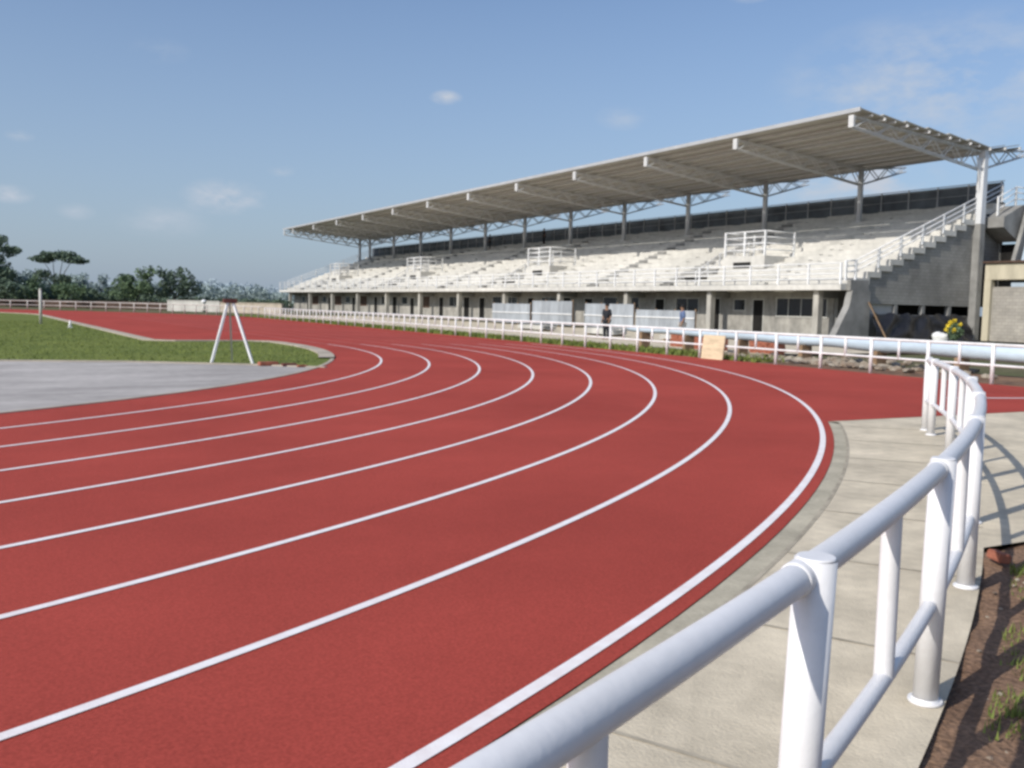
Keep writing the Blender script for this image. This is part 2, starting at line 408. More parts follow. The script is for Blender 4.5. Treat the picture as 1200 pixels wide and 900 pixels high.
# railing round the far bend
RF2 = fx(80.5) - C2.x
ff = thing('far_railing', 'distant pale railing round the far bend in front of the trees', 'railing', P2(RF2, 60))
a = 2.
while a < 130:
    x, y, _ = P2(RF2, a); q = MB(); q.tube((x, y, 0), (x, y, .95), .06, .06, 8); q.build('post', M['concrete_raw'], ff); a += 2.9
q = MB(); q.path([P2(RF2, 0 + 130 * i / 60, .93) for i in range(61)], .05, 8); q.build('top_rail', M['concrete_raw'], ff)
q = MB(); q.path([P2(RF2, 0 + 130 * i / 60, .5) for i in range(61)], .035, 8); q.build('mid_rail', M['concrete_raw'], ff)

# ------------------------------------------------------------------ grandstand
U0, U1, UR = 35.2, 137.6, 136.0; BAY = 8.8; NF = 42.; NC = 54.; NB = 13
gs = thing('grandstand', 'long concrete grandstand with stepped seating under a cantilever roof on steel columns', 'grandstand', (NF, U0, 0))
ST0, TR, RS, NR = 43.2, .95, .385, 14
def step_h(n):
    return 3.1 if n < ST0 else 3.1 + RS * (min(int((n - ST0) / TR), NR - 1) + 1)
prof = [(NF, 3.1)]
for i in range(NR):
    x = ST0 + TR * i; prof += [(x, 3.1 + RS * i), (x, 3.1 + RS * (i + 1))]
NE = ST0 + TR * NR; prof.append((NE, 3.1 + RS * NR))
low = [(NE, 3.1 + RS * NR - .32)]
for i in reversed(range(NR)):
    x = ST0 + TR * i + .22; low += [(x, 3.1 + RS * (i + 1) - .32), (x, 3.1 + RS * i - .32 if i else 2.78)]
low.append((NF, 2.78))
q = MB(); q.prism(prof + low, U0, U1); q.build('seating_terrace', M['concrete'], gs)
# a pale raised seat slab on every row
for i in range(NR):
    x = ST0 + TR * i; z = 3.1 + RS * (i + 1)
    q = MB(); y = U0 + .9
    k = 0
    while y < U1 - 1:
        q.box(x + .03, x + .45, y, min(y + 3.2, U1 - .4), z + .002, z + .065); y += 4.4; k += 1
    q.build('seat_slab', M['concrete_raw'], gs)
# aisle half steps, mostly greyer: the shadow of each step put into the colour
na = 0
y = U0 + 3.2 + 3.9
while y < U1 - 3:
    q = MB()
    pf = [(ST0 - .36, 3.106)]
    for i in range(NR):
        x = ST0 + TR * i; z = 3.1 + RS * i
        pf += [(x - .36, z + RS / 2), (x - .006, z + RS / 2), (x - .006, z + RS + .006)]
        if i < NR - 1: pf += [(x + TR - .36, z + RS + .006)]
    pf = pf[:-1] + [(ST0 + TR * (NR - 1) - .006, 3.1 + RS * (NR - 1) - .25), (ST0 - .1, 2.95)]
    q.prism(pf, y - .62, y + .52)
    q.build('aisle_steps', M['concrete_grey' if na % 3 else 'concrete_raw'], gs); y += 8.8; na += 1
# side wall in blockwork under the near end (real steps), and far end
for yy, nm in ((U0 + .12, 'side_wall'), (U1 - .37, 'side_wall')):
    pr = [(NF + 2.2, 2.08), (NF + 2.2, 2.77)]
    for i in range(NR):
        x = ST0 + TR * i + .24; pr += [(x, 3.1 + RS * i - .34 if i else 2.77), (x, 3.1 + RS * (i + 1) - .34)]
    pr = [pr[0], pr[1]] + [p_ for p_ in pr[2:] if p_[0] > NF + 2.2]
    pr += [(NE, 3.1 + RS * NR - .34), (NE, 2.08)]
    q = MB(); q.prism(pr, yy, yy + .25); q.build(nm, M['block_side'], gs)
q = MB(); q.box(NF + 2.2, NE, U0 + .14, U0 + .35, 0, 1.5); q.build('low_side_wall', M['concrete_grey'], gs)
for x in (44.3, 46.8, 49.3, 51.8, 54.3):
    q = MB(); q.box(x, x + .28, U0 + .13, U0 + .36, 1.505, 2.075); q.build('window_pier', M['concrete_grey'], gs)
q = MB(); q.box(44.6, 46.8, U0 + .3, U0 + .36, 1.505, 2.075); q.build('window_panel', M['concrete_raw'], gs)
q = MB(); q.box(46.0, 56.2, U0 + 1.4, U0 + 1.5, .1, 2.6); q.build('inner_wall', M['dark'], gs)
# buttress at the near corner
q = MB(); q.prism([(41.2, 0), (44.1, 0), (44.1, 2.77), (42.6, 2.77), (42.4, 1.9)], U0 - .32, U0 + .10); q.build('buttress', M['concrete_grey'], gs)
q = MB(); q.box(42.5, 44.0, U0 - .25, U0 - .003, 2.772, 3.35); q.build('corner_block', M['concrete_grey'], gs)
# ground floor
WN = 44.1
q = MB(); q.box(WN, WN + .2, U0 + 2.2, U1 - .4, 0, 2.775); q.build('front_wall', M['wall_grey'], gs)
q = MB(); q.box(WN + .0, 56.3, U0 + 1.9, U0 + 2.15, 0, 2.77); q.build('return_wall', M['concrete_grey'], gs)
for k in range(NB):
    y = U0 + 2.0 + BAY * k
    if y > U1: break
    q = MB(); q.box(42.35, 42.75, y - .2, y + .2, 0, 2.777, .015); q.build('pillar', M['wall_pale'], gs)
    q = MB(); q.box(42.4, WN - .003, y - .15, y + .15, 2.35, 2.777); q.build('floor_beam', M['concrete_grey'], gs)
def opening(y0, y1, z0, z1, kind):
    fr_ = MB(); t_ = .07
    for a_, b_, c_, d_ in ((y0, y0 + t_, z0, z1), (y1 - t_, y1, z0, z1), (y0 + t_, y1 - t_, z1 - t_, z1), (y0 + t_, y1 - t_, z0, z0 + t_)):
        fr_.box(WN - .05, WN - .004, a_, b_, c_, d_)
    if kind == 'window' and y1 - y0 > 1.3:
        n_ = int((y1 - y0) / .9)
        for i_ in range(1, n_):
            c = y0 + (y1 - y0) * i_ / n_; fr_.box(WN - .045, WN - .006, c - .025, c + .025, z0 + t_, z1 - t_)
    o = fr_.build(kind, M['winframe'], gs)
    pn = MB(); pn.box(WN - .03, WN - .003, y0 + t_, y1 - t_, z0 + t_, z1 - t_)
    pn.build('pane' if kind == 'window' else 'door_leaf', M['glass'] if kind == 'window' else M['dark'] if kind == 'door' else M['shutter'], o)
pat = [[('window', .6, 4.6, 1.2, 2.4), ('door', 5.6, 6.6, .05, 2.3), ('window', 7.2, 8.3, 1.5, 2.3)],
       [('door', .7, 2.0, .05, 2.35), ('window', 2.8, 5.2, 1.3, 2.35), ('door', 6.4, 7.5, .05, 2.3)],
       [('window', .5, 2.4, 1.4, 2.4), ('window', 3.2, 5.0, 1.4, 2.4), ('door', 6.4, 7.6, .05, 2.3)],
       [('shutter', .8, 3.9, 1.0, 2.4), ('door', 4.8, 5.9, .05, 2.2), ('window', 6.6, 8.2, 1.4, 2.3)]]
for k in range(NB - 1):
    y = U0 + 2.0 + BAY * k
    pp = pat[[0, 1, 2, 1, 2, 1, 3, 1, 3, 3, 3, 0][k]]
    for kd, a_, b_, c_, d_ in pp:
        if y + b_ < U1 - .6: opening(y + a_, y + b_, c_, d_, kd)
for k in range(3):   # tube lights under the slab of the nearest bays
    for f in (2.2, 6.2):
        q = MB(); q.box(42.9, 43.05, U0 + 2 + BAY * k + f, U0 + 2 + BAY * k + f + 1.5, 2.70, 2.776); q.build('tube_lamp', M['winframe'], gs)

def railing(name, pts, h, rails, m, parent, sp=2.2, r=.035, gap=False):
    """posts and rails along a polyline of (x, y, z)"""
    root = None
    q = MB()
    for a_, b_ in zip(pts, pts[1:]):
        for z in rails: q.tube((a_[0], a_[1], a_[2] + z), (b_[0], b_[1], b_[2] + z), r * .8, None, 8)
    root = q.build(name, m, parent)
    for a_, b_ in zip(pts, pts[1:]):
        L_ = (Vector(b_) - Vector(a_)).length; n_ = max(1, round(L_ / sp))
        for i_ in range(n_ + 1):
            if i_ == 0 and a_ is not pts[0]: continue
            c = Vector(a_).lerp(Vector(b_), i_ / n_)
            s2 = MB(); s2.bar((c.x, c.y, c.z), (c.x, c.y, c.z + h), r * 2.1, r * 2.1); o = s2.build('rail_post', m, root)
    return root
front = railing('front_railing', [(NF + .08, U0 + .1, 3.102), (NF + .08, U1 - .1, 3.102)], 1.18, (.3, .58, .86, 1.15), M['white_far'], gs, 2.25, .046)
railing('side_railing', [(42.4, U0 + .04, 3.3), (ST0, U0 + .04, 3.35), (NE - .1, U0 + .04, 3.1 + RS * NR + .12)], 1.12, (.5, .8, 1.1), M['white_far'], gs, 1.9, .052)
railing('side_railing', [(ST0, U1 - .06, 3.35), (NE - .1, U1 - .06, 3.1 + RS * NR + .1)], 1.1, (.5, .8, 1.1), M['white_far'], gs, 2.4, .04)
# vomitories
for u in (45.9, 71.2, 97.5, 123.):
    q = MB(); f0, f1 = 45.15, 47.9; zt = 5.12
    q.box(f0, f0 + .2, u - 1.9, u + 1.9, 4.3, zt); q.box(f0 + .2, f1, u - 1.9, u - 1.7, 4.3, zt); q.box(f0 + .2, f1, u + 1.7, u + 1.9, 4.3, zt)
    q.box(f0 + .2, f1, u - 1.697, u + 1.697, zt - .15, zt - .003)
    vo = q.build('vomitory', M['concrete'], gs)
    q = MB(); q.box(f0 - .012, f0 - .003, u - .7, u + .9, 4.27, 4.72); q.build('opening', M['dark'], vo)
    rr_ = railing('guard_rail', [(f1, u - 1.8, zt), (f0 + .1, u - 1.8, zt), (f0 + .1, u + 1.8, zt), (f1, u + 1.8, zt)], 1.62, (.4, .8, 1.2, 1.58), M['white_far'], gs, 1.8, .055)
    # stair up the near row with its own rail and shadow slots
    q = MB()
    for i in range(7):
        q.box(43.25 + i * .3, 43.55 + i * .3, u + 2.3, u + 4.6, 3.12 + i * .02, 3.2 + i * .19)
    q.build('access_stair', M['concrete_grey'], gs)
    railing('stair_rail', [(43.1, u + 2.25, 3.15), (45.2, u + 2.25, 4.4), (49.0, u + 2.1, 5.7)], 1.0, (.5, .95), M['white_far'], gs, 1.2, .03)
# back wall with dark screen and posts
zb = 3.1 + RS * NR
q = MB(); q.box(NE, NE + .2, U0, U1, 2.3, zb + .12); q.build('back_wall', M['concrete_grey'], gs)
q = MB(); q.box(NE + .06, NE + .09, U0 + .1, U1 - .1, zb + .123, zb + 1.38); sc = q.build('wind_screen', M['mesh'], gs)
y = U0 + .2; k = 0
while y < U1:
    q = MB(); q.box(NE - .02, NE + .045, y - .04, y + .04, zb + .123, zb + 1.42); q.build('screen_post', M['meshpost'], sc); y += 2.2; k += 1
q = MB(); q.box(NE + .0, NE + .05, U0, U1, zb + 1.43, zb + 1.48); q.box(NE - .0, NE + .04, U0, U1, zb + .75, zb + .78); q.build('screen_rail', M['meshpost'], sc)
# roof
def roof_h(x):   # underside of the sheets
    return 12.35 - (x - 42.3) * (12.35 - 11.62) / 11.7 if x <= NC else 11.62 + (x - NC) * .12
rf = thing('roof_tmp', None, None); COL.objects.unlink(rf); bpy.data.objects.remove(rf)
edges_x = [42.3 + (NC - 42.3) * i / 6 for i in range(7)]
q = MB(); q.box(42.16, 42.23, U0 - .62, UR + .4, 12.34, 12.56); roof = q.build('roof', M['fascia'], gs)
yA, yB = U0 - .55, UR + .35
for i in range(6):
    a_, b_ = edges_x[i], edges_x[i + 1]; q = MB()
    za, zb_ = roof_h(a_) + .13, roof_h(b_) - .0
    q.prism([(a_ - .06, za + .01), (b_ + .02, zb_), (b_ + .02, zb_ + .05), (a_ - .06, za + .06)], yA, yB)
    q.build('roof_panel', M['roofsheet'], roof)
for a_, b_ in ((NC + .1, NC + 1.5), (NC + 1.6, NC + 3.0)):
    q = MB(); q.prism([(a_, roof_h(a_)), (b_, roof_h(b_) + .1), (b_, roof_h(b_) + .15), (a_, roof_h(a_) + .05)], yA, yB)
    q.build('roof_panel', M['roofsheet'], roof)
for x in edges_x[1:] + [NC + 1.5, NC + 3.0]:
    q = MB(); q.box(x - .04, x + .04, yA - .1, yB, roof_h(x) - .16, roof_h(x) - .015); q.build('purlin', M['steel'], roof)
for x in [(a_ + b_) / 2 for a_, b_ in zip(edges_x, edges_x[1:])]:
    q = MB(); q.box(x - .03, x + .03, yA, yB, roof_h(x) - .10, roof_h(x) + .02); q.build('purlin', M['steel'], roof)
for k in range(NB):
    u = min(U0 + BAY * k, UR)
    def topz(x): return roof_h(x) - .20
    def botz(x):
        if x <= NC: return topz(x) - (.55 + (x - 42.4) / 11.6 * .5)
        return topz(x) - 1.05 + (x - NC) / 4.6 * .75
    tr_ = MB(); r_ = .047
    for sgn in (-.14, .14):
        pts = [42.4 + (NC - 42.4) * i / 12 for i in range(13)] + [NC + 4.6 * i / 5 for i in range(1, 6)]
        for a_, b_ in zip(pts, pts[1:]):
            tr_.tube((a_, u + sgn, topz(a_)), (b_, u + sgn, topz(b_)), r_, None, 6); tr_.tube((a_, u + sgn, botz(a_)), (b_, u + sgn, botz(b_)), r_, None, 6)
        for i, (a_, b_) in enumerate(zip(pts, pts[1:])):
            if i % 2: tr_.tube((a_, u + sgn, topz(a_)), (b_, u + sgn, botz(b_)), .035, None, 5)
            else: tr_.tube((a_, u + sgn, botz(a_)), (b_, u + sgn, topz(b_)), .035, None, 5)
    t_o = tr_.build('truss', M['steel'], roof)
    q = MB(); q.box(42.22, 42.36, u - .17, u + .17, topz(42.4) - .56, topz(42.4) + .08); q.build('end_plate', M['steel'], t_o)
    c = MB(); zc = step_h(NC) if k else .0
    if k == 0:
        c.prism([(NC - .24, 7.1), (NC + .22, 7.1), (NC + .18, 11.5), (NC - .17, 11.5)], u - .34, u + .10); cc = c.build('roof_column', M['column'], gs)
        q = MB(); q.box(NC - .24, NC + .26, u - .36, u + .115, 0, 7.1, .02); q.build('column_pier', M['concrete_grey'], cc)
        q = MB(); q.prism([(NC - .20, 8.9), (NC - .65, 11.0), (NC - .17, 11.0)], u - .16, u - .10); q.build('gusset', M['column'], cc)
    else:
        c.tube((NC, u, zc), (NC, u, 11.5 - .005 * (u - U0)), .19, .19, 14); cc = c.build('roof_column', M['column'], gs)
        q = MB(); q.box(NC - .3, NC + .3, u - .3, u + .3, zc - .0 + .003, zc + .06); q.build('base_plate', M['steel'], cc)
    q = MB(); q.tube((NC, u, botz(NC) + .05), (NC, u, topz(NC)), .12, None, 10); q.build('column_head', M['column'], cc)

roof.rotation_euler.x = -.0050

# ------------------------------------------------------------------ lower building right of the stand
an = thing('annex_building', 'low blockwork building with cream beam and pillar at the right end of the grandstand', 'building', (54.4, 30, 0))
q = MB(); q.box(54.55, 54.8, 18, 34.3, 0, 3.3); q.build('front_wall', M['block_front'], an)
q = MB(); q.box(54.35, 62, 18, 34.75, 3.72, 4.72, .02); q.build('roof_beam', M['cream'], an)
q = MB(); q.box(54.2, 62.2, 17.8, 34.85, 4.723, 4.85); q.build('parapet_cap', M['shutter'], an)
q = MB(); q.box(54.3, 54.75, 34.3, 34.72, 0, 3.717, .015); q.build('pillar', M['cream'], an)
q = MB(); q.box(54.9, 54.95, 18, 34.2, 3.3, 3.71); q.build('window', M['glass'], an)
q = MB(); q.box(54.6, 54.68, 18, 33.2, 3.31, 3.55); q.build('window_glazing', M['bluemetal'], an)
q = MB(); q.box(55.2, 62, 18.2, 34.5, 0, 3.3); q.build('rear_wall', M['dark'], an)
q = MB(); q.prism([(55.3, 4.852), (60.5, 4.852), (60.5, 9.2), (56.9, 9.2)], 33.5, 33.75); q.build('raker_wall', M['concrete_grey'], an)
q = MB(); q.quad([(55.45, 33.2, 4.86), (56.8, 33.2, 9.3), (56.8, 18.2, 9.3), (55.45, 18.2, 4.86)])
q.quad([(55.5, 33.2, 4.86), (55.5, 18.2, 4.86), (56.85, 18.2, 9.3), (56.85, 33.2, 9.3)]); sl = q.build('sloping_cladding', M['bluemetal'], an)
for z in (6.2, 7.7):
    x = 55.42 + (z - 4.86) * .304; q = MB(); q.box(x - .05, x + .01, 18.2, 33.2, z, z + .07); q.build('cladding_rail', M['concrete_grey'], sl)
# stair landing between stand and annex, with rail
ld = MB(); ld.prism([(54.6, 7.5), (56.5, 8.35), (58.2, 8.35), (58.2, 6.6), (56.2, 6.1), (54.6, 6.9)], 33.9, U0 - .02)
lo = ld.build('stair_landing', M['concrete_grey'], gs)
railing('landing_rail', [(54.7, 34.4, 7.6), (56.5, 34.4, 8.36), (58.0, 34.4, 8.36)], 1.15, (.4, .78, 1.12), M['white_far'], gs, 1.6, .045)
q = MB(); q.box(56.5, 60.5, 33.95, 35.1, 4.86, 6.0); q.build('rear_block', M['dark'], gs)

# ------------------------------------------------------------------ smaller things near the stand
# hoarding sheets standing on the ground in front of the stand
hy = [(44.2, 50.0), (50.3, 56.0), (57.6, 63.2), (63.5, 69.5)]
hl = ['pale blue sheet hoarding in front of the stand, nearest to the plywood board', 'pale blue sheet hoarding second from the right before the stand',
      'pale blue sheet hoarding left of the gap before the stand', 'leftmost pale blue sheet hoarding before the stand']
for (a_, b_), lb in zip(hy, hl):
    h = thing('sheet_hoarding', lb, 'hoarding', (39.6, a_, 0), 'pale sheet hoardings before the stand')
    q = MB(); n_ = int((b_ - a_) / .13); ht = {44.2: 1.45, 50.3: 1.8, 57.6: 1.95, 63.5: 1.7}[a_]
    for i in range(n_):
        y0_, y1_ = a_ + (b_ - a_) * i / n_, a_ + (b_ - a_) * (i + 1) / n_; d0, d1 = (.03 if i % 2 else 0), (0 if i % 2 else .03)
        q.quad([(39.6 + d0, y0_, .15), (39.6 + d1, y1_, .15), (39.6 + d1, y1_, ht), (39.6 + d0, y0_, ht)])
    q.build('corrugated_sheet', M['hoarding'], h)
    for i in range(4):
        y_ = a_ + .05 + (b_ - a_ - .1) * i / 3; s2 = MB(); s2.box(39.66, 39.74, y_ - .04, y_ + .04, 0, ht + .1); s2.build('post', M['timber'], h)
    q = MB(); q.box(39.55, 39.6, a_, b_, .95, 1.02); q.build('batten', M['white_far'], h)
# roll of film on timber bearers behind the fence
pr_ = thing('film_roll', 'long bluish white wrapped roll on timber bearers just behind the white railing at right', 'roll', (22.6, 18, 0))
pts = [(22.55 + .03 * (y - 10), y, .60 + .008 * (y - 14) + .015 * math.sin(y * 1.7)) for y in [9 + i * .35 for i in range(60)]]
q = MB(); q.path(pts, lambda f: (.25 - .14 * f) * (1 + .05 * math.sin(f * 47)), 20); q.build('wrapped_roll', M['plastic'], pr_)
for y in (9.8, 12.4, 15.0, 17.6, 20.4, 23.2, 26.0, 28.6):
    x = 22.55 + .03 * (y - 10); top = .60 + .008 * (y - 14) - (.25 - .14 * (y - 9) / 20.65) + .02
    q = MB(); q.box(x - .22, x + .22, y - .08, y + .08, -.02, top, .01); q.build('bearer', M['timber'], pr_)
# plywood board wired to the railing
bd = thing('plywood_board', 'pale plywood board leaning on the white railing before the stand', 'board', (20.25, 21.7, 0))
q = MB(); q.prism([(20.20, 0.0), (20.24, 0.0), (20.33, .74), (20.29, .74)], 21.25, 22.2); q.build('sheet', M['ply'], bd)
q = MB(); q.prism([(20.25, .05), (20.27, .05), (20.335, .6), (20.315, .6)], 21.3, 21.38); q.build('batten', M['timber'], bd)
# stacked terrace planks on the forecourt, one pile per spot
for i, (x, y, n_, w_, lb) in enumerate([(31.0, 40.5, 5, 2.6, 'pile of pale planks on the forecourt before the sheet hoardings, nearer the camera'), (32.0, 49.0, 4, 3.0, 'pile of pale planks on the forecourt farther left before the hoardings'), (30.2, 33.4, 3, 2.2, 'low pile of pale planks on the forecourt behind the plywood board')]):
    pk = thing('plank_pile', lb, 'plank pile', (x, y, 0), 'plank piles on the forecourt')
    for yy in (y + .3, y + w_ - .3):
        q = MB(); q.box(x - .5, x + .5, yy - .05, yy + .05, -.008, .09); q.build('bearer', M['timber'], pk)
    for k in range(n_):
        for j_ in range(4):
            q = MB(); xx = x - .5 + j_ * .26; o_ = random.uniform(-.12, .12); q.box(xx, xx + .23, y + o_, y + w_ + o_, .092 + k * .062, .148 + k * .062); q.build('plank', M['concrete_raw'], pk)
# brick stacks
for i, (x, y, w_, h_, lb) in enumerate([(24.9, 26.4, 1.5, .55, 'stack of brown bricks behind the railing just left of the pale rubble'), (25.3, 23.9, 1.3, .5, 'stack of brown bricks behind the railing, closest to the rubble heap'),
                                  (25.6, 29.0, 1.0, .6, 'stack of brown bricks behind the railing just right of the plywood board')]):
    b_ = MB(); nr_ = int(h_ / .075)
    for k in range(nr_):
        yy = y
        while yy < y + w_:
            b_.box(x + random.uniform(-.02, .02), x + .45 + random.uniform(-.03, .03), yy, yy + .105, k * .075 - .02, k * .075 + .05); yy += .112
    o = b_.build('brick_stack', M['brick']); me = o.data
    tag(o, lb, 'bricks', 'brick stacks behind the railing')
# rubble heap (uncountable)
q = MB()
for _ in range(260):
    y = random.gauss(20.2, 2.4); x = fx(y) + 1.2 + abs(random.gauss(0, 1.5)); s0 = random.uniform(.04, .17)
    q.blob((x, y, s0 * .3), s0, 1, .3, (1, 1.2, .6))
tag(q.build('rubble', M['rubble']), 'scattered pale rubble and earth lumps behind the straight railing', 'rubble', kind='stuff')
# black tarp against side wall
tp = MB(); bm = tp.bm; G = {}
for i in range(41):
    for k in range(13):
        x = 44.3 + i * .215; z = 1.6 * k / 12 * (1 - .10 * math.sin(i * .45) ** 2)
        G[i, k] = bm.verts.new((x, U0 - .35 - (1 - k / 12) * .55 + .10 * math.sin(i * .9 + 2 * math.sin(k * .3 + i * .13)) + .06 * math.sin(k * .9 - i * .37 + 2 * math.sin(i * .5)) + random.uniform(-.02, .02), z + .01))
for i in range(40):
    for k in range(12): bm.faces.new((G[i, k], G[i + 1, k], G[i + 1, k + 1], G[i, k + 1]))
tag(tp.build('tarpaulin', M['tarp'], smooth=True), 'black plastic tarpaulin draped along the foot of the grandstand side wall', 'tarpaulin')
q = MB(); q.bar((44.25, U0 - 1.5, .0), (43.9, U0 - .4, 2.15), .16, .05)
tag(q.build('leaning_plank', M['timber']), 'brown timber plank leaning beside the concrete buttress of the stand', 'plank')
# bush with yellow flowers and white sack
def leafball(bm, c, rad, n, size, flat=1.):
    for _ in range(n):
        while True:
            p_ = Vector([random.uniform(-1, 1) for _ in range(3)])
            if .25 < p_.length < 1: break
        if random.random() < .6: p_ = p_.normalized() * random.uniform(.75, 1.05)
        p_ = Vector((c[0] + p_.x * rad[0], c[1] + p_.y * rad[1], c[2] + p_.z * rad[2]))
        s0 = size * random.uniform(.5, 1.4); a_ = Vector([random.gauss(0, 1) for _ in range(3)]).normalized()
        b_ = a_.cross(Vector([random.gauss(0, 1) for _ in range(3)])).normalized(); a_ *= s0; b_ *= s0 * .55
        bm.faces.new([bm.verts.new(p_ + d_) for d_ in (-a_, b_ * .9, a_, -b_)])
fb = thing('flowering_bush', 'small green bush with yellow flowers before the dark tarpaulin', 'bush', (43., 28.9, 0))
q = MB(); leafball(q.bm, (43., 28.9, .75), (.38, .38, .45), 450, .08); q.build('foliage', M['leaf_mid_hazed'], fb, fix=False)
for dx, dy, dz in ((-.5, .25, 1.15), (.15, -.35, 1.2), (-.1, 0, 1.4), (.5, .1, .95), (-.35, .5, .95), (-.5, -.3, .95), (-.45, .1, 1.3)):
    q = MB(); leafball(q.bm, (43. + dx * .6, 28.9 + dy * .6, dz - .15), (.10, .10, .09), 60, .06); q.build('flower', M['flower'], fb, fix=False)
q = MB(); q.tube((43., 28.9, 0), (43., 28.9, .6), .05, .03, 8); q.build('stem', M['bark'], fb)
q = MB(); q.blob((42.7, 29.5, .36), .34, 3, .28, (.8, 1.2, .9)); tag(q.build('sack', M['sack'], smooth=True), 'white sack standing beside the yellow flowered bush', 'sack')

# ------------------------------------------------------------------ A-frame on the infield
af = thing('trestle', 'white A-shaped timber trestle standing on the infield grass by the paved apron', 'trestle', (5.7, 22.4, 0))
apex = Vector((5.68, 22.45, 1.46))
def leg(b, w_, m, off):
    q = MB(); q.bar(b, (apex.x + off[0], apex.y + off[1], apex.z), w_, .05); return q.build('leg', m, af)
leg((5.28, 22.62, 0.0), .085, M['white_far'], (-.05, 0)); leg((6.12, 22.1, 0.0), .06, M['white_far'], (.06, 0)); leg((5.95, 23.35, .0), .04, M['concrete_raw'], (0, .05))
q = MB(); q.box(apex.x - .16, apex.x + .16, apex.y - .06, apex.y + .06, apex.z - .03, apex.z + .07, .01); q.build('head_block', M['oxide'], af)
for i, (x, y, s0, lb) in enumerate([(6.35, 21.65, .22, 'broken red brick piece by the foot of the white trestle'), (6.75, 21.35, .17, 'dark red chunk lying near the rounded kerb end'), (6.95, 21.0, .12, 'small red fragment at the edge of the paved apron')]):
    q = MB(); q.box(x - s0, x + s0, y - s0 * .6, y + s0 * .6, 0, s0 * .4, .015); o = q.build('brick_piece', M['brick' if i != 1 else 'oxide']); tag(o, lb, 'debris', 'red debris by the apron')
pl = thing('marker_post', 'plain pale upright post standing alone on the infield at left', 'post', (4.15, 55.6, 0))
q = MB(); q.tube((4.15, 55.6, 0), (4.15, 55.6, 1.82), .075, .07, 12); q.build('shaft', M['concrete_raw'], pl)
q = MB(); q.tube((4.15, 55.6, 1.82), (4.15, 55.6, 1.88), .085, .05, 12); q.build('cap', M['concrete_raw'], pl)
mk = thing('marker_cone', 'small white cone on the grass right of the lone post', 'cone', (4.95, 49.5, 0))
q = MB(); q.tube((4.95, 49.5, .03), (4.95, 49.5, .36), .09, .03, 14); q.build('cone', M['white_far'], mk)
q = MB(); q.box(4.84, 5.06, 49.39, 49.61, .0, .03); q.build('base', M['white_far'], mk)
# bricks and stone on the verge
for i, (x, y, s0, rz, m_, lb) in enumerate([(5.72, 3.05, .10, .3, 'brick', 'orange red brick lying on the verge behind the third railing post'), (5.52, 3.32, .075, 1.1, 'brick', 'smaller red brick piece at the pavement corner'),
                                   (6.0, 3.3, .055, .2, 'sack', 'pale stone on the verge beside the railing shadow')]):
    q = MB(); q.box(-s0, s0, -s0 * .5, s0 * .5, -s0 * .3, s0 * .45, .008); o = q.build('brick_piece' if m_ == 'brick' else 'stone', M[m_]); o.location = (x, y, .03); o.rotation_euler.z = rz; o.rotation_euler.x = .12
    tag(o, lb, 'brick' if m_ == 'brick' else 'stone')
q = MB()
for _ in range(200):
    a_ = random.uniform(-76, aw - .3); r_ = rw + .05 + abs(random.gauss(0, .45)); x, y, _ = P1(r_, a_); s0 = random.uniform(.004, .014)
    q.blob((x, y, verge(x, y) + s0 * .3), s0, 1, .3, (1, 1.2, .7))
tag(q.build('gravel', M['rubble']), 'small stones scattered over the brown earth verge', 'gravel', kind='stuff')

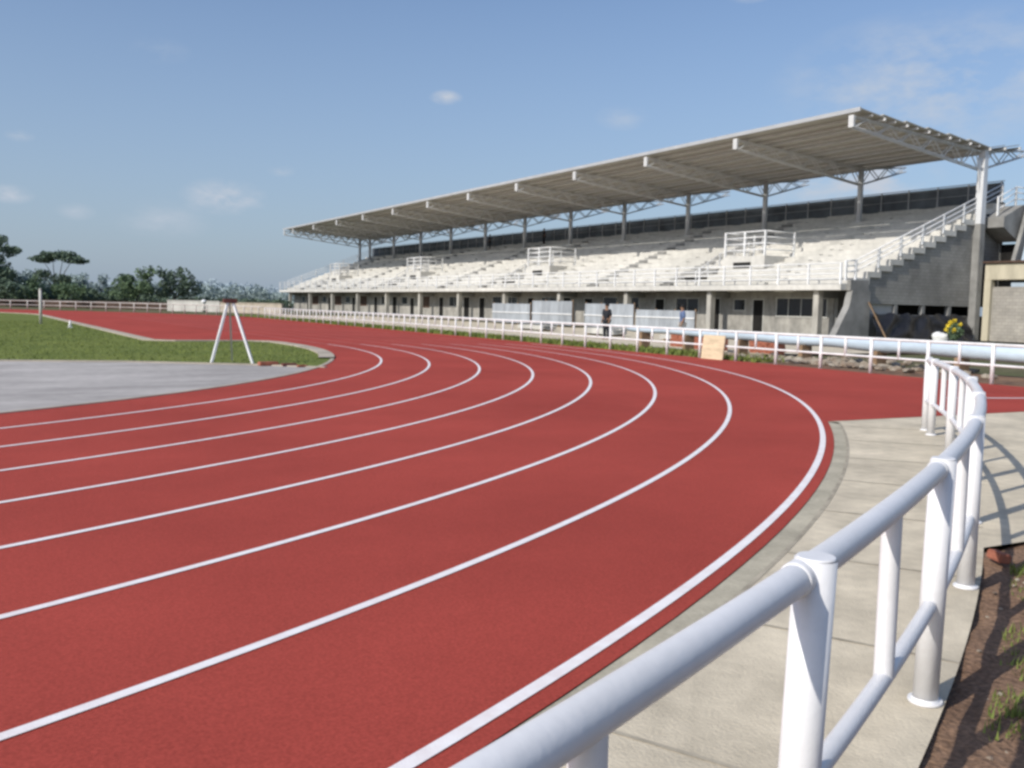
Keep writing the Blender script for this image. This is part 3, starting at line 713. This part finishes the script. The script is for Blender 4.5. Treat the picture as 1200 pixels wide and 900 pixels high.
# ------------------------------------------------------------------ people
def person(loc, heading, top, legs, label, arms='down'):
    root = thing('person', label, 'person', loc, rz=heading)
    J = dict(pel=(0, 0, .95), sp=(0, .01, 1.15), ch=(0, 0, 1.36), nk=(0, 0, 1.48), hd=(0, .02, 1.62), hl=(.09, 0, .90), kl=(.10, .03, .50), al=(.10, 0, .08), fl=(.11, .15, .04),
             hr=(-.09, 0, .90), kr=(-.10, .0, .50), ar=(-.10, -.04, .08), fr=(-.11, .11, .04), sl=(.18, 0, 1.42), el=(.24, -.02, 1.14), wl=(.23, .08, .90), dl=(.22, .12, .80), sr=(-.18, 0, 1.42), er=(-.24, -.02, 1.14), wr=(-.23, .08, .90), dr=(-.22, .12, .80), tp=(0, .02, 1.71))
    rad = dict(pel=.14, sp=.125, ch=.15, nk=.06, hd=.095, hl=.095, kl=.062, al=.045, fl=.035, hr=.095, kr=.062, ar=.045, fr=.035, sl=.065, el=.045, wl=.032, dl=.036, sr=.065, er=.045, wr=.032, dr=.036, tp=.07)
    E_ = [('pel', 'sp'), ('sp', 'ch'), ('ch', 'nk'), ('nk', 'hd'), ('hd', 'tp'), ('pel', 'hl'), ('hl', 'kl'), ('kl', 'al'), ('al', 'fl'), ('pel', 'hr'), ('hr', 'kr'), ('kr', 'ar'), ('ar', 'fr'), ('ch', 'sl'), ('sl', 'el'), ('el', 'wl'), ('wl', 'dl'), ('ch', 'sr'), ('sr', 'er'), ('er', 'wr'), ('wr', 'dr')]
    def skin(name, keys, edges, grow, m, lev=2):
        me = bpy.data.meshes.new(name); ks = list(keys); me.from_pydata([J[k] for k in ks], [(ks.index(a), ks.index(b)) for a, b in edges], [])
        o = bpy.data.objects.new(name, me); COL.objects.link(o)
        sk = o.modifiers.new('s', 'SKIN'); sb = o.modifiers.new('b', 'SUBSURF'); sb.levels = sb.render_levels = lev
        for i, k in enumerate(ks): me.skin_vertices[0].data[i].radius = (rad[k] + grow, (rad[k] + grow) * (.72 if k in ('pel', 'sp', 'ch') else 1))
        me.skin_vertices[0].data[0].use_root = True
        dg = bpy.context.evaluated_depsgraph_get(); nm = bpy.data.meshes.new_from_object(o.evaluated_get(dg))
        bpy.data.objects.remove(o); nm.materials.clear(); nm.materials.append(m)
        for p_ in nm.polygons: p_.use_smooth = True
        return link(name, nm, root)
    skin('body', J.keys(), E_, 0, M['skin'])
    skin('shirt', ['sp', 'pel', 'ch', 'sl', 'el', 'sr', 'er'], [('pel', 'sp'), ('sp', 'ch'), ('ch', 'sl'), ('sl', 'el'), ('ch', 'sr'), ('sr', 'er')], .034, M[top])
    skin('trousers', ['pel', 'hl', 'kl', 'al', 'hr', 'kr', 'ar'], [('pel', 'hl'), ('hl', 'kl'), ('kl', 'al'), ('pel', 'hr'), ('hr', 'kr'), ('kr', 'ar')], .022, M[legs])
    q = MB(); q.blob((0, -.01, 1.68), .108, 2, .04, (.95, 1.05, .85)); q.bm.transform(Matrix.Translation(origin(root))); q.build('hair', M['hair'], root, smooth=True)
    return root
hz = step_h(54.9)
person((54.95, 85.6, hz), R(80), 'cloth_dark', 'cloth_dark', 'person in black standing alone at the back of the terrace between roof columns')
person((54.95, 97.4, hz), R(60), 'cloth_dark', 'cloth_dark', 'left person of two in dark clothes near the top of the stand')
person((54.95, 98.5, hz), R(-70), 'cloth_blue', 'cloth_dark', 'person in bluish shirt beside another near the top of the stand')
person((27.2, 36.6, -.03), R(100), 'cloth_dark', 'cloth_dark', 'person in dark clothes standing on the ground before the pale blue hoardings')
person((27.6, 31.6, -.03), R(60), 'cloth_blue', 'cloth_pale', 'person in blue shirt and pale trousers behind the railing left of the plywood board')

# ------------------------------------------------------------------ far left: boundary wall, trees
def px(xpix, dist, z=0):   # direction measured on site: bearing from the viewpoint, as seen from the path
    t_ = (xpix - 600) / 1100.; X, Z = t_ * dist, dist
    return (.8575 * X + .5144 * Z, -.5144 * X + .8575 * Z, z)
def wall(name, a_, b_, h, m, label, cat):
    a_, b_ = Vector(a_), Vector(b_); d = (b_ - a_).normalized(); q = MB()
    c = (a_ + b_) / 2; w_ = thing(name, label, cat, a_)
    q.bar(a_ + Vector((0, 0, h / 2)), b_ + Vector((0, 0, h / 2)), .25, h); q.build('wall_body', m, w_)
    q = MB(); q.bar(a_ + Vector((0, 0, h + .05)), b_ + Vector((0, 0, h + .05)), .36, .09); q.build('coping', m, w_)
    return w_
wall('boundary_wall', px(196, 116, -.03), px(257, 113, -.03), 1.25, M['concrete_raw'], 'whitish low wall beyond the far end of the track', 'wall')
wall('boundary_wall', px(258, 112, -.03), px(330, 104, -.03), 1.15, M['kerb'], 'pale beige low wall between the white wall and the stand', 'wall')
wall('boundary_wall', px(-40, 128, -.03), px(195, 124, -.03), .9, M['shutter'], 'low brown bank wall behind the far railing', 'wall')
tk = thing('water_tank', 'small round white tank standing beside the whitish low wall', 'tank', px(238, 110))
x, y, _ = px(238, 110); q = MB(); q.blob((x, y, 1.2), .3, 3, 0, (1, 1, .9)); q.build('drum', M['white_far'], tk, smooth=True)
q = MB(); q.tube((x, y, 0), (x, y, .95), .22, .18, 10); q.build('stand', M['concrete_raw'], tk)

def tree(name, base, crowns, leaf, m, label, trunk_r=.2, n=900, group=None, limbs=True, cat='tree'):
    base = Vector(base); root = thing(name, label, cat, base, group)
    tm = MB(); fork = base + Vector((random.uniform(-.3, .3), 0, min(c[2] for c in crowns) * .55))
    tm.tube(base, fork, trunk_r, trunk_r * .7, 8)
    cm = MB()
    rt = Vector((.8575, -.5144, 0)); fw = Vector((.5144, .8575, 0))
    for cx, cd, cz, rx, rz in crowns:
        cc = base + rt * cx + fw * cd + Vector((0, 0, cz))
        if limbs:
            mid = fork.lerp(cc, .55) + Vector((random.uniform(-.3, .3), random.uniform(-.3, .3), .3))
            tm.tube(fork, mid, trunk_r * .5, trunk_r * .3, 6); tm.tube(mid, cc, trunk_r * .3, trunk_r * .12, 6)
        k = int(n * rx * rx * rz / 6 + n * .15)
        # sub clumps make an uneven outline with gaps
        for _ in range(7):
            a_ = random.uniform(0, 2 * PI); rr_ = random.uniform(.3, .95); sx = random.uniform(.3, .55)
            c2 = cc + Vector((math.cos(a_) * rr_ * rx, math.sin(a_) * rr_ * rx, random.uniform(-.6, .7) * rz))
            leafball(cm.bm, c2, (rx * sx, rx * sx, rz * random.uniform(.35, .6)), max(30, k // 9), leaf)
        leafball(cm.bm, cc, (rx * .8, rx * .8, rz * .75), k // 4, leaf)
    tm.build('trunk', M['bark'], root); cm.build('crown', m, root, fix=False)
    return root
# flat topped tree
tree('umbrella_tree', px(66, 150), [(-2.2, 0, 7.3, 2.0, .8), (-.7, .5, 7.9, 2.1, .9), (1.2, 0, 7.8, 2.1, .9), (2.8, -.4, 7.2, 1.9, .7), (-2.5, 0, 4.6, 1.6, 1.0), (.5, 0, 4.2, 1.8, 1.1)], .22, M['leaf_dark_hazed'], 'flat topped umbrella shaped tree rising above the others at left', .22, 950)
tree('broad_tree', px(-4, 130), [(-1., 0, 8.6, 2.6, 1.1), (1., 0, 7.3, 2.1, 1.1), (-.6, 0, 5.4, 3.0, 1.4), (.9, 0, 4.1, 2.2, 1.0)], .22, M['leaf_dark_hazed'], 'tall dark tree cut off by the left edge of the photo', .3, 800)
tree('bushy_tree', px(160, 128), [(0, 0, 3.0, 2.6, 1.5), (1.2, 0, 4.8, 1.3, 1.2), (-1.6, 0, 2.3, 1.8, 1.2)], .2, M['leaf_mid_hazed'], 'left one of a pair of bushy dark green trees left of the white wall', .2, 900)
tree('bushy_tree', px(205, 131), [(0, 0, 3.0, 2.2, 1.6), (-1.3, 0, 4.7, 1.2, 1.1), (1.3, 0, 4.9, 1.2, 1.1), (1.8, 0, 2.6, 1.6, 1.3)], .2, M['leaf_dark_hazed'], 'right one of a pair of bushy trees, with two rounded tops, by the white wall', .2, 900)
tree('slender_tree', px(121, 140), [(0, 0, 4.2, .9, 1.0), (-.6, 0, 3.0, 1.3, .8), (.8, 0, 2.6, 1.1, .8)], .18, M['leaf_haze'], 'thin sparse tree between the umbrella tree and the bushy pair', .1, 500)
xs = [(8, 3.6), (34, 3.9), (58, 3.2), (82, 3.4), (104, 2.6), (133, 2.5)]
for i, (xp, h) in enumerate(xs):
    tree('scrub_tree', px(xp, 126 + (i % 3) * 5), [(0, 0, h * .5, 2.4, h * .38), (random.uniform(-1, 1), 0, h * .75, 1.3, h * .25)], .22, M['leaf_dark_hazed' if i % 2 == 0 else 'leaf_mid_hazed'],
         'scrubby tree in the dark undergrowth row behind the far railing at left', .12, 650, 'scrub trees behind the far railing')
xs = [(20, 5.4, 2.6), (48, 4.6, 2.4), (90, 4.9, 2.6), (147, 4.3, 2.2), (176, 4.2, 2.2)]
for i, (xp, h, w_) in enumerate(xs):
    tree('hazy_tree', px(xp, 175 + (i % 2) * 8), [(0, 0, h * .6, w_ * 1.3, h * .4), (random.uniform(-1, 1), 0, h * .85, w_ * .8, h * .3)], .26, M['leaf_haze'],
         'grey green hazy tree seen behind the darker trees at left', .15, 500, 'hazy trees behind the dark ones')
hh = MB()
xp = -60
while xp < 345:
    d = random.uniform(205, 245); h = random.uniform(3.0, 5.0) * (1.25 if 225 < xp < 300 else 1)
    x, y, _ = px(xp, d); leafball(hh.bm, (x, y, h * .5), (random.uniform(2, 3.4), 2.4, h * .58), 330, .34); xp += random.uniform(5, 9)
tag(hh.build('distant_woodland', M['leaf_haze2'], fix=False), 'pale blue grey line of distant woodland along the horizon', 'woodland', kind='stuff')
hh = MB(); xp = 222
while xp < 340:
    d = random.uniform(150, 170); h = random.uniform(2.6, 4.1); x, y, _ = px(xp, d)
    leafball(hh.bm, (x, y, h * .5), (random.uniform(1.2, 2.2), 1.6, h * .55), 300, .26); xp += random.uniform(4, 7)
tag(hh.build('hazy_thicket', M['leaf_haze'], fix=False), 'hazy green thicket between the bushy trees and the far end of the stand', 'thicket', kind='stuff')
hh = MB(); xp = -60
while xp < 330:
    x, y, _ = px(xp, random.uniform(132, 140)); leafball(hh.bm, (x, y, .9), (1.8, 1.2, 1.2 if xp < 215 else .8), 260, .2); xp += random.uniform(7, 11)
tag(hh.build('undergrowth', M['leaf_dark_hazed'], fix=False), 'dark low undergrowth running behind the far railing', 'undergrowth', kind='stuff')

# ------------------------------------------------------------------ light, sky
EL = 36.; sd = Vector((.985, .17, 0)).normalized(); sunv = Vector((sd.x, sd.y, -math.tan(R(EL)))).normalized()
sl_ = bpy.data.lights.new('sun', 'SUN'); sl_.energy = 3.9; sl_.angle = R(.6); sl_.color = (1, .95, .87)
so = bpy.data.objects.new('sun', sl_); COL.objects.link(so); so.rotation_euler = sunv.to_track_quat('-Z', 'Y').to_euler()
wd = bpy.data.worlds.new('World'); S.world = wd; wd.use_nodes = True
nt = wd.node_tree; N = nt.nodes; L = nt.links; bg = N['Background']
sky = N.new('ShaderNodeTexSky'); sky.sky_type = 'NISHITA'; sky.sun_disc = False; sky.sun_elevation = R(EL)
sky.sun_rotation = math.atan2(-sd.x, -sd.y); sky.air_density = 1.0; sky.dust_density = 1.6; sky.ozone_density = 1.5; sky.altitude = 0
bg.inputs['Strength'].default_value = .11
tc = N.new('ShaderNodeTexCoord')
def vm(op, a=None, b=None):
    n = N.new('ShaderNodeVectorMath'); n.operation = op
    for i, v_ in enumerate((a, b)):
        if v_ is None: continue
        if isinstance(v_, (tuple, Vector)): n.inputs[i].default_value = v_
        else: L.new(v_, n.inputs[i])
    return n
def ma(op, a, b=None, c=None, clamp=False):
    n = N.new('ShaderNodeMath'); n.operation = op; n.use_clamp = clamp
    for i, v_ in enumerate((a, b, c)):
        if v_ is None: continue
        if isinstance(v_, (int, float)): n.inputs[i].default_value = v_
        else: L.new(v_, n.inputs[i])
    return n.outputs[0]
dirv = vm('NORMALIZE', tc.outputs['Generated']).outputs[0]
nz = N.new('ShaderNodeTexNoise'); nz.inputs['Scale'].default_value = 16; nz.inputs['Detail'].default_value = 7; nz.inputs['Roughness'].default_value = .62
mp = N.new('ShaderNodeMapping'); mp.inputs['Scale'].default_value = (1, 1, 2.2); L.new(dirv, mp.inputs[0]); L.new(mp.outputs[0], nz.inputs['Vector'])
def sdir(x_, y_):   # sky bearing / elevation of each small cloud
    X = (x_ - 600) / 1100; el = (348 + .0221 * (x_) - y_) / 1100
    v_ = Vector((.8575 * X + .5144, -.5144 * X + .8575, el * math.sqrt(1 + X * X * .0))); return v_.normalized()
total = None
for x_, y_, sx, amp in ((262, 236, .045, .55), (517, 123, .018, .45), (15, 232, .022, .45), (27, 166, .014, .3), (328, 205, .016, .25), (90, 252, .02, .2), (190, 262, .05, .16), (1080, 110, .16, .30), (720, 146, .03, .2), (860, 2, .03, .4), (1010, 215, .07, .5), (190, 70, .03, .1), (930, 225, .06, .3)):
    d = sdir(x_, y_); dd = vm('SUBTRACT', dirv, tuple(d)); ds = vm('MULTIPLY', dd.outputs[0], (1 / sx, 1 / sx, 2.2 / sx)); ln = vm('LENGTH', ds.outputs[0]).outputs['Value']
    f = ma('SUBTRACT', 1., ln, clamp=True); f = ma('MULTIPLY', f, amp * 4.2)
    total = f if total is None else ma('ADD', total, f)
th = ma('SUBTRACT', nz.outputs['Fac'], .40, clamp=True); cl = ma('MULTIPLY', total, ma('MULTIPLY', th, 3.2), clamp=True)
# thin haze towards the horizon
sp = N.new('ShaderNodeSeparateXYZ'); L.new(dirv, sp.inputs[0])
hz_ = ma('MULTIPLY', ma('SUBTRACT', 1., ma('MULTIPLY', ma('ABSOLUTE', sp.outputs[2]), 2.6), clamp=True), .68)
m1 = N.new('ShaderNodeMix'); m1.data_type = 'RGBA'; L.new(hz_, m1.inputs['Factor']); skt = vm('MULTIPLY', sky.outputs[0], (1.0, 1.10, 1.26)); L.new(skt.outputs[0], m1.inputs['A']); m1.inputs['B'].default_value = (3.3, 4.15, 5.4, 1)
m2 = N.new('ShaderNodeMix'); m2.data_type = 'RGBA'; L.new(cl, m2.inputs['Factor']); L.new(m1.outputs['Result'], m2.inputs['A']); m2.inputs['B'].default_value = (4.9, 5.4, 6.2, 1)
L.new(m2.outputs['Result'], bg.inputs['Color'])

# ------------------------------------------------------------------ camera
F, H, ROLL, CH = 1100., 358.5, .0221, 1.509
pit = math.atan((450 - H) / F)
f_ = Vector((.5144 * math.cos(pit), .8575 * math.cos(pit), -math.sin(pit))).normalized()
r0 = Vector((.8575, -.5144, 0)).normalized(); u0 = r0.cross(f_).normalized()
cr_, sr_ = math.cos(ROLL), math.sin(ROLL)
rt = r0 * cr_ + u0 * sr_; up = u0 * cr_ - r0 * sr_
cam = bpy.data.cameras.new('camera'); cam.sensor_width = 36; cam.lens = 36 * F / 1200; cam.clip_start = .05; cam.clip_end = 5000
co = bpy.data.objects.new('camera', cam); COL.objects.link(co)
co.matrix_world = Matrix(((rt.x, up.x, -f_.x, 0), (rt.y, up.y, -f_.y, 0), (rt.z, up.z, -f_.z, CH), (0, 0, 0, 1)))
S.camera = co
S.view_settings.view_transform = 'Standard'; S.view_settings.look = 'None'; S.view_settings.exposure = 0
S.cycles.pixel_filter_type = 'BLACKMAN_HARRIS'; S.cycles.filter_width = 2.9
